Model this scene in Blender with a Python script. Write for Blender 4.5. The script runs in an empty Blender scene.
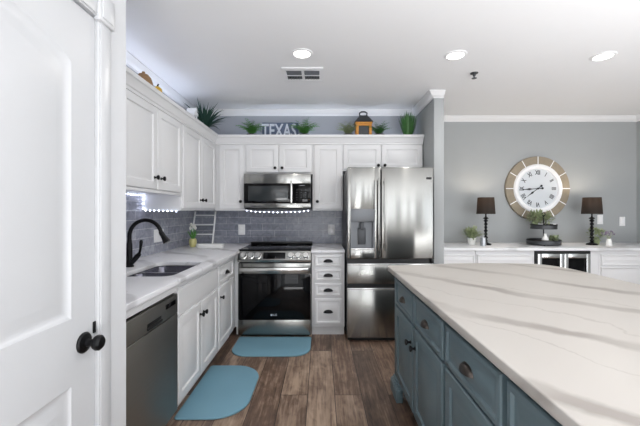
import bpy, bmesh, math, random
from mathutils import Vector, Matrix
R = random.Random(11)
PI = math.pi
C = bpy.context.scene.collection

# ------------------------------------------------------------------ camera, world, lights, exposure
scn = bpy.context.scene
cam_d = bpy.data.cameras.new('camera')
cam = bpy.data.objects.new('camera', cam_d); C.objects.link(cam)
cam.location = (0, 0, 1.32); cam.rotation_euler = (PI/2, 0, 0)
cam_d.sensor_width = 36; cam_d.sensor_fit = 'HORIZONTAL'
cam_d.lens = 340/640*36
cam_d.shift_x = -1/640; cam_d.shift_y = -2/640
cam_d.clip_start = .02
scn.camera = cam
scn.view_settings.view_transform = 'Standard'
scn.view_settings.look = 'None'
scn.view_settings.gamma = 1
scn.view_settings.use_curve_mapping = False
scn.view_settings.exposure = -0.04
w = bpy.data.worlds.new('world'); scn.world = w; w.use_nodes = True
w.node_tree.nodes['Background'].inputs[0].default_value = (.82, .9, 1, 1)
w.node_tree.nodes['Background'].inputs[1].default_value = 2.2
try:
    scn.cycles.max_bounces = 12; scn.cycles.diffuse_bounces = 6; scn.cycles.use_denoising = True
    scn.cycles.caustics_reflective = False; scn.cycles.caustics_refractive = False
    scn.cycles.sample_clamp_indirect = 6
except Exception: pass

def area(name, loc, rot, sx, sy, power, col=(1, 1, 1), shape='RECTANGLE'):
    d = bpy.data.lights.new(name, 'AREA'); d.shape = shape; d.size = sx; d.size_y = sy
    d.energy = power; d.color = col
    o = bpy.data.objects.new(name, d); C.objects.link(o); o.location = loc; o.rotation_euler = rot
    return o
DAY = (1, .985, .965)
area('daylight_rear_window', (.35, -3.93, 1.45), (PI/2, 0, 0), 1.4, 1.7, 14, DAY)
area('daylight_rear_window', (2.3, -3.93, 1.45), (PI/2, 0, 0), .9, 1.7, 11, DAY)
area('daylight_rear_window', (3.55, -3.93, 1.45), (PI/2, 0, 0), .9, 1.7, 11, DAY)
area('daylight_side_window', (4.2, -.9, 1.25), (PI/2, 0, PI/2), 2.6, 2.1, 14, DAY)
# unseen fill lights added just above the floor, aimed up to brighten the ceiling
area('added_upward_fill', (3.0, -1.2, .06), (PI, 0, 0), 2.3, 4.6, 190, (.96, .98, 1))
area('added_upward_fill', (.8, -2.2, .06), (PI, 0, 0), 2.4, 2.8, 235, (.96, .98, 1))

# ------------------------------------------------------------------ materials
def lin(c):
    return tuple(((v/255)/12.92 if v/255 <= .04045 else ((v/255+.055)/1.055)**2.4) for v in c) + (1,)
MATS = {}
def mat(name, rgb, rough=.5, metal=0, var=.06, vscale=6, bump=0, bscale=200, coat=0, emit=None, estr=0, spec=None, stretch=None):
    if name in MATS: return MATS[name]
    m = bpy.data.materials.new(name); m.use_nodes = True
    nt = m.node_tree; b = nt.nodes['Principled BSDF']
    tc = nt.nodes.new('ShaderNodeTexCoord')
    mp = nt.nodes.new('ShaderNodeMapping'); nt.links.new(tc.outputs['Object'], mp.inputs[0])
    if stretch: mp.inputs['Scale'].default_value = stretch
    n = nt.nodes.new('ShaderNodeTexNoise'); n.inputs['Scale'].default_value = vscale; n.inputs['Detail'].default_value = 4
    nt.links.new(mp.outputs[0], n.inputs['Vector'])
    mx = nt.nodes.new('ShaderNodeMix'); mx.data_type = 'RGBA'
    c = lin(rgb)
    mx.inputs[6].default_value = tuple(v*(1-var) for v in c[:3]) + (1,)
    mx.inputs[7].default_value = tuple(min(1, v*(1+var)) for v in c[:3]) + (1,)
    nt.links.new(n.outputs['Fac'], mx.inputs[0]); nt.links.new(mx.outputs[2], b.inputs['Base Color'])
    b.inputs['Roughness'].default_value = rough; b.inputs['Metallic'].default_value = metal
    if coat: b.inputs['Coat Weight'].default_value = coat; b.inputs['Coat Roughness'].default_value = .05
    if spec is not None: b.inputs['Specular IOR Level'].default_value = spec
    if bump:
        n2 = nt.nodes.new('ShaderNodeTexNoise'); n2.inputs['Scale'].default_value = bscale; n2.inputs['Detail'].default_value = 2
        nt.links.new(mp.outputs[0], n2.inputs['Vector'])
        bp = nt.nodes.new('ShaderNodeBump'); bp.inputs['Strength'].default_value = bump; bp.inputs['Distance'].default_value = .002
        nt.links.new(n2.outputs['Fac'], bp.inputs['Height']); nt.links.new(bp.outputs[0], b.inputs['Normal'])
    if emit:
        b.inputs['Emission Color'].default_value = lin(emit); b.inputs['Emission Strength'].default_value = estr
    MATS[name] = m; return m

def steel(name, rgb, rough=.26, aniso=.75):
    if name in MATS: return MATS[name]
    m = mat(name, rgb, rough, 1, .05, 3, stretch=(.6, .6, 60))
    nt = m.node_tree; b = nt.nodes['Principled BSDF']
    t = nt.nodes.new('ShaderNodeCombineXYZ'); t.inputs[2].default_value = 1      # grain runs level, so highlights stretch upright
    nt.links.new(t.outputs[0], b.inputs['Tangent'])
    b.inputs['Anisotropic'].default_value = aniso
    return m

def math_node(nt, op, a, b=None):
    n = nt.nodes.new('ShaderNodeMath'); n.operation = op
    for i, v in enumerate((a, b)):
        if v is None: continue
        if isinstance(v, (int, float)): n.inputs[i].default_value = v
        else: nt.links.new(v, n.inputs[i])
    return n.outputs[0]

def floor_material():
    m = bpy.data.materials.new('floor_planks'); m.use_nodes = True; nt = m.node_tree; b = nt.nodes['Principled BSDF']
    tc = nt.nodes.new('ShaderNodeTexCoord'); sp = nt.nodes.new('ShaderNodeSeparateXYZ'); nt.links.new(tc.outputs['Object'], sp.inputs[0])
    cb = nt.nodes.new('ShaderNodeCombineXYZ'); nt.links.new(sp.outputs[1], cb.inputs[0])
    nt.links.new(math_node(nt, 'ADD', sp.outputs[0], .095+.193*20), cb.inputs[1])
    br = nt.nodes.new('ShaderNodeTexBrick'); br.offset = .37; br.inputs['Scale'].default_value = 1
    br.inputs['Brick Width'].default_value = 1.22; br.inputs['Row Height'].default_value = .193
    br.inputs['Mortar Size'].default_value = .0026; br.inputs['Mortar Smooth'].default_value = .3
    br.inputs['Color1'].default_value = (0, 0, 0, 1); br.inputs['Color2'].default_value = (1, 1, 1, 1); br.inputs['Mortar'].default_value = (.5, .5, .5, 1)
    nt.links.new(cb.outputs[0], br.inputs['Vector'])
    # per plank offset for grain
    off = nt.nodes.new('ShaderNodeVectorMath'); off.operation = 'SCALE'; off.inputs['Scale'].default_value = 9
    nt.links.new(br.outputs['Color'], off.inputs[0])
    add = nt.nodes.new('ShaderNodeVectorMath'); add.operation = 'ADD'; nt.links.new(tc.outputs['Object'], add.inputs[0]); nt.links.new(off.outputs[0], add.inputs[1])
    mp = nt.nodes.new('ShaderNodeMapping'); mp.inputs['Scale'].default_value = (52, 2.6, 1); nt.links.new(add.outputs[0], mp.inputs[0])
    n1 = nt.nodes.new('ShaderNodeTexNoise'); n1.inputs['Scale'].default_value = 1; n1.inputs['Detail'].default_value = 6; n1.inputs['Distortion'].default_value = .6
    nt.links.new(mp.outputs[0], n1.inputs['Vector'])
    mp2 = nt.nodes.new('ShaderNodeMapping'); mp2.inputs['Scale'].default_value = (9, 2.4, 1); nt.links.new(add.outputs[0], mp2.inputs[0])
    n2 = nt.nodes.new('ShaderNodeTexNoise'); n2.inputs['Scale'].default_value = 1; n2.inputs['Detail'].default_value = 5
    nt.links.new(mp2.outputs[0], n2.inputs['Vector'])
    mp3 = nt.nodes.new('ShaderNodeMapping'); mp3.inputs['Scale'].default_value = (120, 7, 1); nt.links.new(add.outputs[0], mp3.inputs[0])
    n3 = nt.nodes.new('ShaderNodeTexNoise'); n3.inputs['Scale'].default_value = 1; n3.inputs['Detail'].default_value = 3
    nt.links.new(mp3.outputs[0], n3.inputs['Vector'])
    mp4 = nt.nodes.new('ShaderNodeMapping'); mp4.inputs['Scale'].default_value = (14, 7, 1); nt.links.new(add.outputs[0], mp4.inputs[0])
    n4 = nt.nodes.new('ShaderNodeTexNoise'); n4.inputs['Scale'].default_value = 1; n4.inputs['Detail'].default_value = 6; n4.inputs['Distortion'].default_value = 1.2
    nt.links.new(mp4.outputs[0], n4.inputs['Vector'])
    s = math_node(nt, 'ADD', math_node(nt, 'MULTIPLY', n1.outputs['Fac'], .34), math_node(nt, 'MULTIPLY', n2.outputs['Fac'], .30))
    s = math_node(nt, 'ADD', s, math_node(nt, 'MULTIPLY', n3.outputs['Fac'], .16))
    s = math_node(nt, 'ADD', s, math_node(nt, 'MULTIPLY', n4.outputs['Fac'], .26))
    s = math_node(nt, 'ADD', s, math_node(nt, 'MULTIPLY', br.outputs['Color'], .19))
    rp = nt.nodes.new('ShaderNodeValToRGB'); e = rp.color_ramp.elements
    e[0].position = .44; e[0].color = lin((54, 40, 32)); e[1].position = .80; e[1].color = lin((178, 154, 133))
    k = e.new(.61); k.color = lin((110, 88, 74))
    nt.links.new(s, rp.inputs[0])
    mx = nt.nodes.new('ShaderNodeMix'); mx.data_type = 'RGBA'; nt.links.new(br.outputs['Fac'], mx.inputs[0])
    nt.links.new(rp.outputs[0], mx.inputs[6]); mx.inputs[7].default_value = lin((40, 30, 26))
    nt.links.new(mx.outputs[2], b.inputs['Base Color']); b.inputs['Roughness'].default_value = .42
    bp = nt.nodes.new('ShaderNodeBump'); bp.inputs['Strength'].default_value = .15; bp.inputs['Distance'].default_value = .002
    nt.links.new(s, bp.inputs['Height']); nt.links.new(bp.outputs[0], b.inputs['Normal'])
    return m

def tile_material(name, axis, c1, c2, grout):
    m = bpy.data.materials.new(name); m.use_nodes = True; nt = m.node_tree; b = nt.nodes['Principled BSDF']
    tc = nt.nodes.new('ShaderNodeTexCoord'); sp = nt.nodes.new('ShaderNodeSeparateXYZ'); nt.links.new(tc.outputs['Object'], sp.inputs[0])
    cb = nt.nodes.new('ShaderNodeCombineXYZ'); nt.links.new(math_node(nt, 'ADD', sp.outputs[axis], 10.04), cb.inputs[0])
    nt.links.new(math_node(nt, 'ADD', sp.outputs[2], -.912), cb.inputs[1])
    br = nt.nodes.new('ShaderNodeTexBrick'); br.inputs['Scale'].default_value = 1
    br.inputs['Brick Width'].default_value = .305; br.inputs['Row Height'].default_value = .082
    br.inputs['Mortar Size'].default_value = .0022; br.inputs['Mortar Smooth'].default_value = .1
    br.inputs['Color1'].default_value = lin(c1); br.inputs['Color2'].default_value = lin(c2); br.inputs['Mortar'].default_value = lin(grout)
    nt.links.new(cb.outputs[0], br.inputs['Vector'])
    n = nt.nodes.new('ShaderNodeTexNoise'); n.inputs['Scale'].default_value = 14; n.inputs['Detail'].default_value = 6; n.inputs['Distortion'].default_value = 1.5
    nt.links.new(tc.outputs['Object'], n.inputs['Vector'])
    rp = nt.nodes.new('ShaderNodeValToRGB'); rp.color_ramp.elements[0].position = .3; rp.color_ramp.elements[0].color = (.62, .62, .64, 1)
    rp.color_ramp.elements[1].position = .72; rp.color_ramp.elements[1].color = (1.0, 1.0, 1.0, 1)
    nt.links.new(n.outputs['Fac'], rp.inputs[0])
    mx = nt.nodes.new('ShaderNodeMix'); mx.data_type = 'RGBA'; mx.blend_type = 'MULTIPLY'; mx.inputs[0].default_value = 1
    nt.links.new(br.outputs['Color'], mx.inputs[6]); nt.links.new(rp.outputs[0], mx.inputs[7])
    nt.links.new(mx.outputs[2], b.inputs['Base Color']); b.inputs['Roughness'].default_value = .22
    bp = nt.nodes.new('ShaderNodeBump'); bp.inputs['Strength'].default_value = .5; bp.inputs['Distance'].default_value = .002; bp.invert = True
    nt.links.new(br.outputs['Fac'], bp.inputs['Height']); nt.links.new(bp.outputs[0], b.inputs['Normal'])
    return m

def quartz_material(name, ang, base, vein, freq=1.9, seed=0.0, strength=1.0):
    """White engineered stone with long drifting veins."""
    m = bpy.data.materials.new(name); m.use_nodes = True; nt = m.node_tree; b = nt.nodes['Principled BSDF']
    tc = nt.nodes.new('ShaderNodeTexCoord')
    mp = nt.nodes.new('ShaderNodeMapping'); mp.inputs['Location'].default_value = (seed, seed*.7, 0); mp.inputs['Rotation'].default_value = (0, 0, ang)
    nt.links.new(tc.outputs['Object'], mp.inputs[0])
    def veins(scale, dist, lo, hi, nscale):
        n = nt.nodes.new('ShaderNodeTexNoise'); n.inputs['Scale'].default_value = nscale; n.inputs['Detail'].default_value = 7; n.inputs['Roughness'].default_value = .55
        nt.links.new(mp.outputs[0], n.inputs['Vector'])
        sp = nt.nodes.new('ShaderNodeSeparateXYZ'); nt.links.new(mp.outputs[0], sp.inputs[0])
        u = math_node(nt, 'ADD', math_node(nt, 'MULTIPLY', sp.outputs[0], scale), math_node(nt, 'MULTIPLY', n.outputs['Fac'], dist))
        fr = math_node(nt, 'FRACT', u)
        d = math_node(nt, 'ABSOLUTE', math_node(nt, 'SUBTRACT', fr, .5))
        rp = nt.nodes.new('ShaderNodeMapRange'); rp.inputs[1].default_value = lo; rp.inputs[2].default_value = hi
        rp.inputs[3].default_value = 1; rp.inputs[4].default_value = 0
        nt.links.new(d, rp.inputs[0]); return rp.outputs[0]
    v1 = veins(freq, 1.0, .045, .11, 1.1); v2 = veins(freq*1.4, 1.7, .003, .022, 1.5)
    nm = nt.nodes.new('ShaderNodeTexNoise'); nm.inputs['Scale'].default_value = 2.3; nm.inputs['Detail'].default_value = 3
    nt.links.new(mp.outputs[0], nm.inputs['Vector'])
    k = nt.nodes.new('ShaderNodeMapRange'); k.inputs[1].default_value = .3; k.inputs[2].default_value = .62; k.inputs[3].default_value = .25
    nt.links.new(nm.outputs['Fac'], k.inputs[0])
    f = math_node(nt, 'MAXIMUM', math_node(nt, 'MULTIPLY', v1, .74), math_node(nt, 'MULTIPLY', v2, .38))
    f = math_node(nt, 'MULTIPLY', math_node(nt, 'MULTIPLY', f, k.outputs[0]), strength)
    mx = nt.nodes.new('ShaderNodeMix'); mx.data_type = 'RGBA'; nt.links.new(f, mx.inputs[0])
    mx.inputs[6].default_value = lin(base); mx.inputs[7].default_value = lin(vein)
    nt.links.new(mx.outputs[2], b.inputs['Base Color']); b.inputs['Roughness'].default_value = .42
    return m

def shade_material():
    m = bpy.data.materials.new('lamp_shade_fabric'); m.use_nodes = True; nt = m.node_tree
    b = nt.nodes['Principled BSDF']; out = nt.nodes['Material Output']
    n = nt.nodes.new('ShaderNodeTexNoise'); n.inputs['Scale'].default_value = 120
    mx = nt.nodes.new('ShaderNodeMix'); mx.data_type = 'RGBA'; mx.inputs[6].default_value = lin((50, 46, 44)); mx.inputs[7].default_value = lin((68, 62, 58))
    nt.links.new(n.outputs['Fac'], mx.inputs[0]); nt.links.new(mx.outputs[2], b.inputs['Base Color']); b.inputs['Roughness'].default_value = .9
    t = nt.nodes.new('ShaderNodeBsdfTranslucent'); t.inputs[0].default_value = lin((104, 94, 86))
    ms = nt.nodes.new('ShaderNodeMixShader'); ms.inputs[0].default_value = .42
    nt.links.new(b.outputs[0], ms.inputs[1]); nt.links.new(t.outputs[0], ms.inputs[2]); nt.links.new(ms.outputs[0], out.inputs[0])
    return m

def glass_material():
    m = bpy.data.materials.new('window_glass'); m.use_nodes = True; nt = m.node_tree; out = nt.nodes['Material Output']
    t = nt.nodes.new('ShaderNodeBsdfTransparent'); g = nt.nodes.new('ShaderNodeBsdfGlossy'); g.inputs['Roughness'].default_value = .02
    n = nt.nodes.new('ShaderNodeTexNoise'); n.inputs['Scale'].default_value = 2
    mr = nt.nodes.new('ShaderNodeMapRange'); mr.inputs[3].default_value = .05; mr.inputs[4].default_value = .08; nt.links.new(n.outputs['Fac'], mr.inputs[0])
    ms = nt.nodes.new('ShaderNodeMixShader'); nt.links.new(mr.outputs[0], ms.inputs[0])
    nt.links.new(t.outputs[0], ms.inputs[1]); nt.links.new(g.outputs[0], ms.inputs[2]); nt.links.new(ms.outputs[0], out.inputs[0])
    return m

M_FLOOR = floor_material()
M_CEIL = mat('ceiling_paint', (240, 240, 241), .9, var=.01)
M_TRIM = mat('white_trim_paint', (238, 238, 239), .4, var=.01)
M_DOORW = mat('white_door_paint', (196, 197, 199), .35, var=.01)
M_DWALL = mat('pale_wall_paint', (206, 207, 209), .85, var=.015, bump=.05)
M_WALL = mat('blue_grey_wall_paint', (164, 168, 176), .85, var=.02, bump=.05)
M_GREY = mat('grey_wall_paint', (165, 168, 169), .85, var=.02, bump=.05)
M_CAB = mat('white_cabinet_paint', (222, 222, 223), .33, var=.01)
M_TEAL = mat('teal_cabinet_paint', (95, 112, 118), .4, var=.03)
M_BLACK = mat('matte_black_metal', (22, 22, 24), .38, .6)
M_BRONZE = mat('aged_bronze', (74, 68, 64), .3, .85, var=.2, vscale=60)
M_STEEL = steel('brushed_steel', (152, 152, 149), .2, .85)
M_STEELD = steel('dark_brushed_steel', (150, 148, 143), .45)
M_CHROME = mat('satin_chrome', (215, 215, 213), .18, 1)
M_DGREY = mat('dark_grey_metal', (70, 72, 75), .45, .4)
M_MIDG = mat('grey_plastic', (112, 115, 119), .4, .3)
M_BGLASS = mat('black_glass', (8, 8, 10), .05, 0, spec=.2)
M_BPLAST = mat('black_plastic', (15, 15, 16), .45)
M_LEDM = mat('lit_led', (255, 255, 255), .5, emit=(222, 230, 255), estr=13)
M_TAPE = mat('led_tape', (225, 228, 235), .5)
M_LENS = mat('lit_downlight_lens', (255, 255, 255), .5, emit=(255, 250, 242), estr=5)
M_BULB = mat('lit_bulb', (255, 240, 220), .5, emit=(255, 214, 165), estr=18)
M_MAT = mat('blue_foam', (116, 158, 176), .62, var=.05, vscale=4, bump=.3, bscale=120)
M_ISTONE = quartz_material('island_quartz', -.68, (184, 179, 173), (134, 127, 121), 2.1, 3.4)
M_CSTONE = quartz_material('counter_quartz', -.85, (226, 226, 229), (156, 155, 158), 2.1, 1.3)
M_BSTONE = quartz_material('bar_quartz', .9, (230, 231, 233), (178, 178, 180), 1.2, 5.1)
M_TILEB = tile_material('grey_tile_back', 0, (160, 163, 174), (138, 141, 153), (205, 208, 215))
M_TILEL = tile_material('grey_tile_led_lit', 1, (186, 188, 198), (160, 162, 174), (222, 224, 230))  # same tile as the back wall, with LED brightness put into its colour
M_WHITEC = mat('white_ceramic', (238, 238, 236), .25)
M_WHITEW = mat('white_painted_wood', (246, 246, 247), .5, var=.02)
M_PLATE = mat('white_plastic', (240, 240, 240), .35)
M_SINK = mat('dark_sink_steel', (112, 112, 122), .25, .85, var=.1)
M_WOODR = mat('weathered_wood', (148, 137, 119), .7, var=.16, vscale=22, stretch=(1, 1, 1))
M_FACE = mat('clock_dial_paper', (214, 218, 222), .35, var=.02)
M_INK = mat('dark_ink', (40, 42, 46), .6)
M_LEAFD = mat('dark_green_leaf', (42, 74, 62), .5, var=.35, vscale=25)
M_LEAFG = mat('green_leaf', (84, 142, 66), .5, var=.4, vscale=25)
M_LEAFP = mat('pale_sage_leaf', (150, 162, 124), .6, var=.35, vscale=25)
M_LEAFB = mat('deep_green_leaf', (66, 114, 58), .5, var=.4, vscale=25)
M_SOIL = mat('potting_soil', (52, 42, 34), .95, var=.3, vscale=60)
M_SIGN = mat('slate_blue_board', (92, 104, 128), .7, var=.12, vscale=20)
M_LETTER = mat('white_letter_paint', (200, 207, 220), .6, var=.05)
M_ORANGE = mat('honey_wood', (206, 142, 62), .6, var=.2, vscale=30)
M_ROOFM = mat('dark_tin', (72, 74, 78), .5, .5)
M_WICKER = mat('brown_wicker', (150, 118, 84), .8, var=.35, vscale=80, bump=.6, bscale=90)
M_YELLOW = mat('mustard_glaze', (214, 170, 48), .4, var=.15)
M_POTY = mat('pale_yellow_glaze', (206, 200, 138), .35, var=.08)
M_TULIP = mat('white_petals', (240, 238, 232), .5, var=.04)
M_PURPLE = mat('dusty_purple_petals', (128, 112, 136), .6, var=.2)
M_GALV = mat('galvanised_metal', (186, 190, 195), .35, .8, var=.12, vscale=40)
M_SHADE = shade_material()
M_GLASS = glass_material()
M_BOTTLE = mat('green_bottle_glass', (24, 48, 44), .1, 0)

# ------------------------------------------------------------------ mesh helpers
class MB:
    def __init__(s): s.bm = bmesh.new()
    def _merge(s, b2, mtx=None):
        me = bpy.data.meshes.new('tmp'); b2.to_mesh(me); b2.free()
        if mtx is not None: me.transform(mtx)
        s.bm.from_mesh(me); bpy.data.meshes.remove(me); return s
    def box(s, x0, x1, y0, y1, z0, z1, bev=0, mtx=None):
        b = bmesh.new(); bmesh.ops.create_cube(b, size=1)
        for v in b.verts:
            v.co = Vector(((x0+x1)/2 + v.co.x*(x1-x0), (y0+y1)/2 + v.co.y*(y1-y0), (z0+z1)/2 + v.co.z*(z1-z0)))
        if bev: bmesh.ops.bevel(b, geom=list(b.edges), offset=bev, segments=2, profile=.5, affect='EDGES')
        return s._merge(b, mtx)
    def lathe(s, prof, n=24, mtx=None):
        b = bmesh.new(); rings = []
        for r, z in prof:
            if r < 1e-6: rings.append([b.verts.new((0, 0, z))])
            else: rings.append([b.verts.new((r*math.cos(2*PI*i/n), r*math.sin(2*PI*i/n), z)) for i in range(n)])
        for a, c in zip(rings, rings[1:]):
            for i in range(n):
                j = (i+1) % n
                if len(a) == 1 and len(c) == 1: continue
                if len(a) == 1: b.faces.new((a[0], c[i], c[j]))
                elif len(c) == 1: b.faces.new((a[i], a[j], c[0]))
                else: b.faces.new((a[i], a[j], c[j], c[i]))
        return s._merge(b, mtx)
    def loft(s, loops, cap0=False, cap1=False, mtx=None):
        b = bmesh.new(); vs = [[b.verts.new(p) for p in L] for L in loops]
        for a, c in zip(vs, vs[1:]):
            n = len(a)
            for i in range(n):
                j = (i+1) % n; b.faces.new((a[i], a[j], c[j], c[i]))
        if cap0: b.faces.new(list(reversed(vs[0])))
        if cap1: b.faces.new(vs[-1])
        return s._merge(b, mtx)
    def tube(s, pts, r, n=10, mtx=None):
        pts = [Vector(p) for p in pts]; rr = r if isinstance(r, (list, tuple)) else [r]*len(pts)
        loops = []; up = None
        for i, p in enumerate(pts):
            t = (pts[min(i+1, len(pts)-1)] - pts[max(i-1, 0)]).normalized()
            if up is None: up = t.orthogonal().normalized()
            up = (up - t*up.dot(t)).normalized(); sd = t.cross(up)
            loops.append([p + (up*math.cos(2*PI*k/n) + sd*math.sin(2*PI*k/n))*rr[i] for k in range(n)])
        return s.loft(loops, True, True, mtx)
    def poly(s, outer, holes, z0, z1, bev=0, mtx=None):
        cu = bpy.data.curves.new('tmp', 'CURVE'); cu.dimensions = '2D'; cu.fill_mode = 'BOTH'
        h = (z1-z0)/2; cu.extrude = h - bev
        if bev: cu.bevel_depth = bev; cu.bevel_resolution = 2; cu.offset = -bev
        for L in [outer] + list(holes):
            sp = cu.splines.new('POLY'); sp.points.add(len(L)-1); sp.use_cyclic_u = True
            for p, q in zip(sp.points, L): p.co = (q[0], q[1], 0, 1)
        o = bpy.data.objects.new('tmp', cu); me = bpy.data.meshes.new_from_object(o)
        me.transform(Matrix.Translation((0, 0, (z0+z1)/2)))
        if mtx is not None: me.transform(mtx)
        s.bm.from_mesh(me); bpy.data.meshes.remove(me); bpy.data.objects.remove(o); bpy.data.curves.remove(cu)
        bmesh.ops.remove_doubles(s.bm, verts=s.bm.verts, dist=1e-5); return s
    def text(s, body, size, depth, sx=1, mtx=None, bold=0):
        cu = bpy.data.curves.new('tmp', 'FONT'); cu.body = body; cu.size = size; cu.extrude = depth/2
        cu.align_x = 'CENTER'; cu.align_y = 'CENTER'; cu.resolution_u = 3; cu.offset = bold
        o = bpy.data.objects.new('tmp', cu); me = bpy.data.meshes.new_from_object(o)
        me.transform(Matrix.Diagonal((sx, 1, 1, 1)))
        if mtx is not None: me.transform(mtx)
        s.bm.from_mesh(me); bpy.data.meshes.remove(me); bpy.data.objects.remove(o); bpy.data.curves.remove(cu); return s
    def sweep(s, path, prof, closed=False):
        """path: 2D points; prof: (out, z) with out to the right of travel."""
        P = [Vector(p) for p in path]; n = len(P); loops = []
        for i, p in enumerate(P):
            d0 = (P[i]-P[i-1]).normalized() if i > 0 else (P[1]-P[0]).normalized()
            d1 = (P[i+1]-P[i]).normalized() if i < n-1 else d0
            n0 = Vector((d0.y, -d0.x)); n1 = Vector((d1.y, -d1.x))
            mv = (n0+n1); mv = mv/max(1e-6, mv.dot(n0)) if mv.length > 1e-6 else n0
            loops.append([(p.x+mv.x*o, p.y+mv.y*o, z) for o, z in prof])
        return s.loft(loops, True, True)
    def ell(s, c, rx, ry, rz, seg=16, rings=10):
        b = bmesh.new(); bmesh.ops.create_uvsphere(b, u_segments=seg, v_segments=rings, radius=1)
        return s._merge(b, Matrix.Translation(c) @ Matrix.Diagonal((rx, ry, rz, 1)))
    def leaf(s, p, d, ln, wd, bend=.3, up=(0, 0, 1), seg=4):
        """a curved blade that starts at p, heads along d and droops."""
        d = Vector(d).normalized(); p = Vector(p); side = d.cross(Vector(up))
        if side.length < .05: side = Vector((1, 0, 0))
        side.normalize(); prev = None; step = ln/seg
        for i in range(seg+1):
            t = i/seg; wdt = wd*(math.sin(PI*min(1, .12+t*.88))**.8) if i < seg else .0003
            a = s.bm.verts.new(p - side*wdt/2); c = s.bm.verts.new(p + Vector((0, 0, -.15*wdt))); e = s.bm.verts.new(p + side*wdt/2)
            if prev: s.bm.faces.new((prev[0], prev[1], c, a)); s.bm.faces.new((prev[1], prev[2], e, c))
            prev = (a, c, e); p = p + d*step; d = (d + Vector((0, 0, -bend/seg))).normalized()
        return s

def obj(name, mb, m, parent=None, loc=(0, 0, 0), rot=(0, 0, 0), ang=35, recalc=True):
    if recalc: bmesh.ops.recalc_face_normals(mb.bm, faces=mb.bm.faces)
    me = bpy.data.meshes.new(name); mb.bm.to_mesh(me); mb.bm.free()
    for p in me.polygons: p.use_smooth = True
    me.set_sharp_from_angle(angle=math.radians(ang))
    me.materials.append(m); o = bpy.data.objects.new(name, me); C.objects.link(o)
    o.location = loc; o.rotation_euler = rot
    if parent: o.parent = parent
    return o
def tag(o, label, cat, group=None):
    o['label'] = label; o['category'] = cat
    if group: o['group'] = group
    return o
def thing(name, label, cat, loc=(0, 0, 0), rotz=0, group=None):
    o = bpy.data.objects.new(name, None); C.objects.link(o); o.empty_display_size = .1
    o.location = loc; o.rotation_euler = (0, 0, rotz); return tag(o, label, cat, group)
def struct(name, mb, m, parent=None, **k):
    o = obj(name, mb, m, parent, **k)
    if not parent: o['kind'] = 'structure'
    return o
def rrect(x0, x1, y0, y1, r, n=6):
    pts = []
    for cx, cy, a0 in ((x1-r, y1-r, 0), (x0+r, y1-r, PI/2), (x0+r, y0+r, PI), (x1-r, y0+r, 1.5*PI)):
        for i in range(n+1):
            a = a0 + PI/2*i/n; pts.append((cx+r*math.cos(a), cy+r*math.sin(a)))
    return pts

# ------------------------------------------------------------------ structure
WX = -1.6          # left kitchen wall
struct('floor', MB().box(-1.8, 4.4, -4.2, 4.75, -.05, 0), M_FLOOR)
struct('ceiling', MB().box(-1.8, 4.4, -4.2, 4.75, 2.59, 2.66), M_CEIL)
struct('wall_left', MB().box(WX-.12, WX, 1.395, 4.42, 0, 2.59), M_WALL)
struct('wall_back', MB().box(WX, 1.203, 4.3, 4.42, 0, 2.59), M_WALL)
struct('wall_partition', MB().box(1.203, 1.31, 3.62, 4.58, 0, 2.59, .004), M_GREY)
struct('wall_far', MB().box(1.203, 4.37, 4.58, 4.7, 0, 2.59), M_GREY)
b = MB()
b.box(-.92, -.8, -4.12, .41, 0, 2.59).box(-.92, -.8, 1.209, 1.395, 0, 2.59).box(-.92, -.8, .41, 1.209, 2.01, 2.59)
struct('wall_hall', b, M_DWALL)
struct('wall_return', MB().box(WX-.12, -.92, 1.275, 1.395, 0, 2.59), M_DWALL)
b = MB()
b.box(4.25, 4.37, -4.12, -2.25, 0, 2.59).box(4.25, 4.37, .45, 4.58, 0, 2.59).box(4.25, 4.37, -2.25, .45, 2.35, 2.59).box(4.25, 4.37, -2.25, .45, 0, .15)
struct('wall_right', b, M_GREY)
wins = [(-.4, 1.1), (1.8, 2.8), (3.05, 4.05)]
b = MB(); x = -.92
for a, c in wins + [(4.37, None)]:
    b.box(x, a, -4.12, -4, 0, 2.59)
    if c: b.box(a, c, -4.12, -4, 0, .55).box(a, c, -4.12, -4, 2.35, 2.59); x = c
struct('wall_rear', b, M_GREY)
for i, (a, c) in enumerate(wins):
    f = MB().box(a, a+.06, -4.1, -4.02, .55, 2.35).box(c-.06, c, -4.1, -4.02, .55, 2.35).box(a+.06, c-.06, -4.1, -4.02, .55, .61)
    f.box(a+.06, c-.06, -4.1, -4.02, 2.29, 2.35).box(a+.06, c-.06, -4.09, -4.03, 1.42, 1.47)
    fo = struct('window_%d' % (i+1), f, M_TRIM)
    struct('window_pane', MB().box(a+.06, c-.06, -4.063, -4.057, .61, 2.29), M_GLASS, fo)
f = MB().box(4.27, 4.35, -2.25, -2.18, .15, 2.35).box(4.27, 4.35, .38, .45, .15, 2.35).box(4.27, 4.35, -2.18, .38, .15, .22).box(4.27, 4.35, -2.18, .38, 2.28, 2.35).box(4.28, 4.34, -.94, -.86, .22, 2.28)
fo = struct('window_4', f, M_TRIM)
struct('window_pane', MB().box(4.307, 4.313, -2.18, .38, .22, 2.28), M_GLASS, fo)

CROWN = [(0, 2.588), (.068, 2.588), (.068, 2.578), (.056, 2.571), (.045, 2.553), (.026, 2.535), (.015, 2.53), (.013, 2.521), (0, 2.521)]
struct('trim_1', MB().sweep([(WX, 1.395), (WX, 4.3), (1.203, 4.3), (1.203, 3.62), (1.302, 3.62)], CROWN), M_TRIM)
struct('trim_3', MB().sweep([(1.31, 4.58), (4.25, 4.58), (4.25, -4)], CROWN), M_TRIM)
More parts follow.
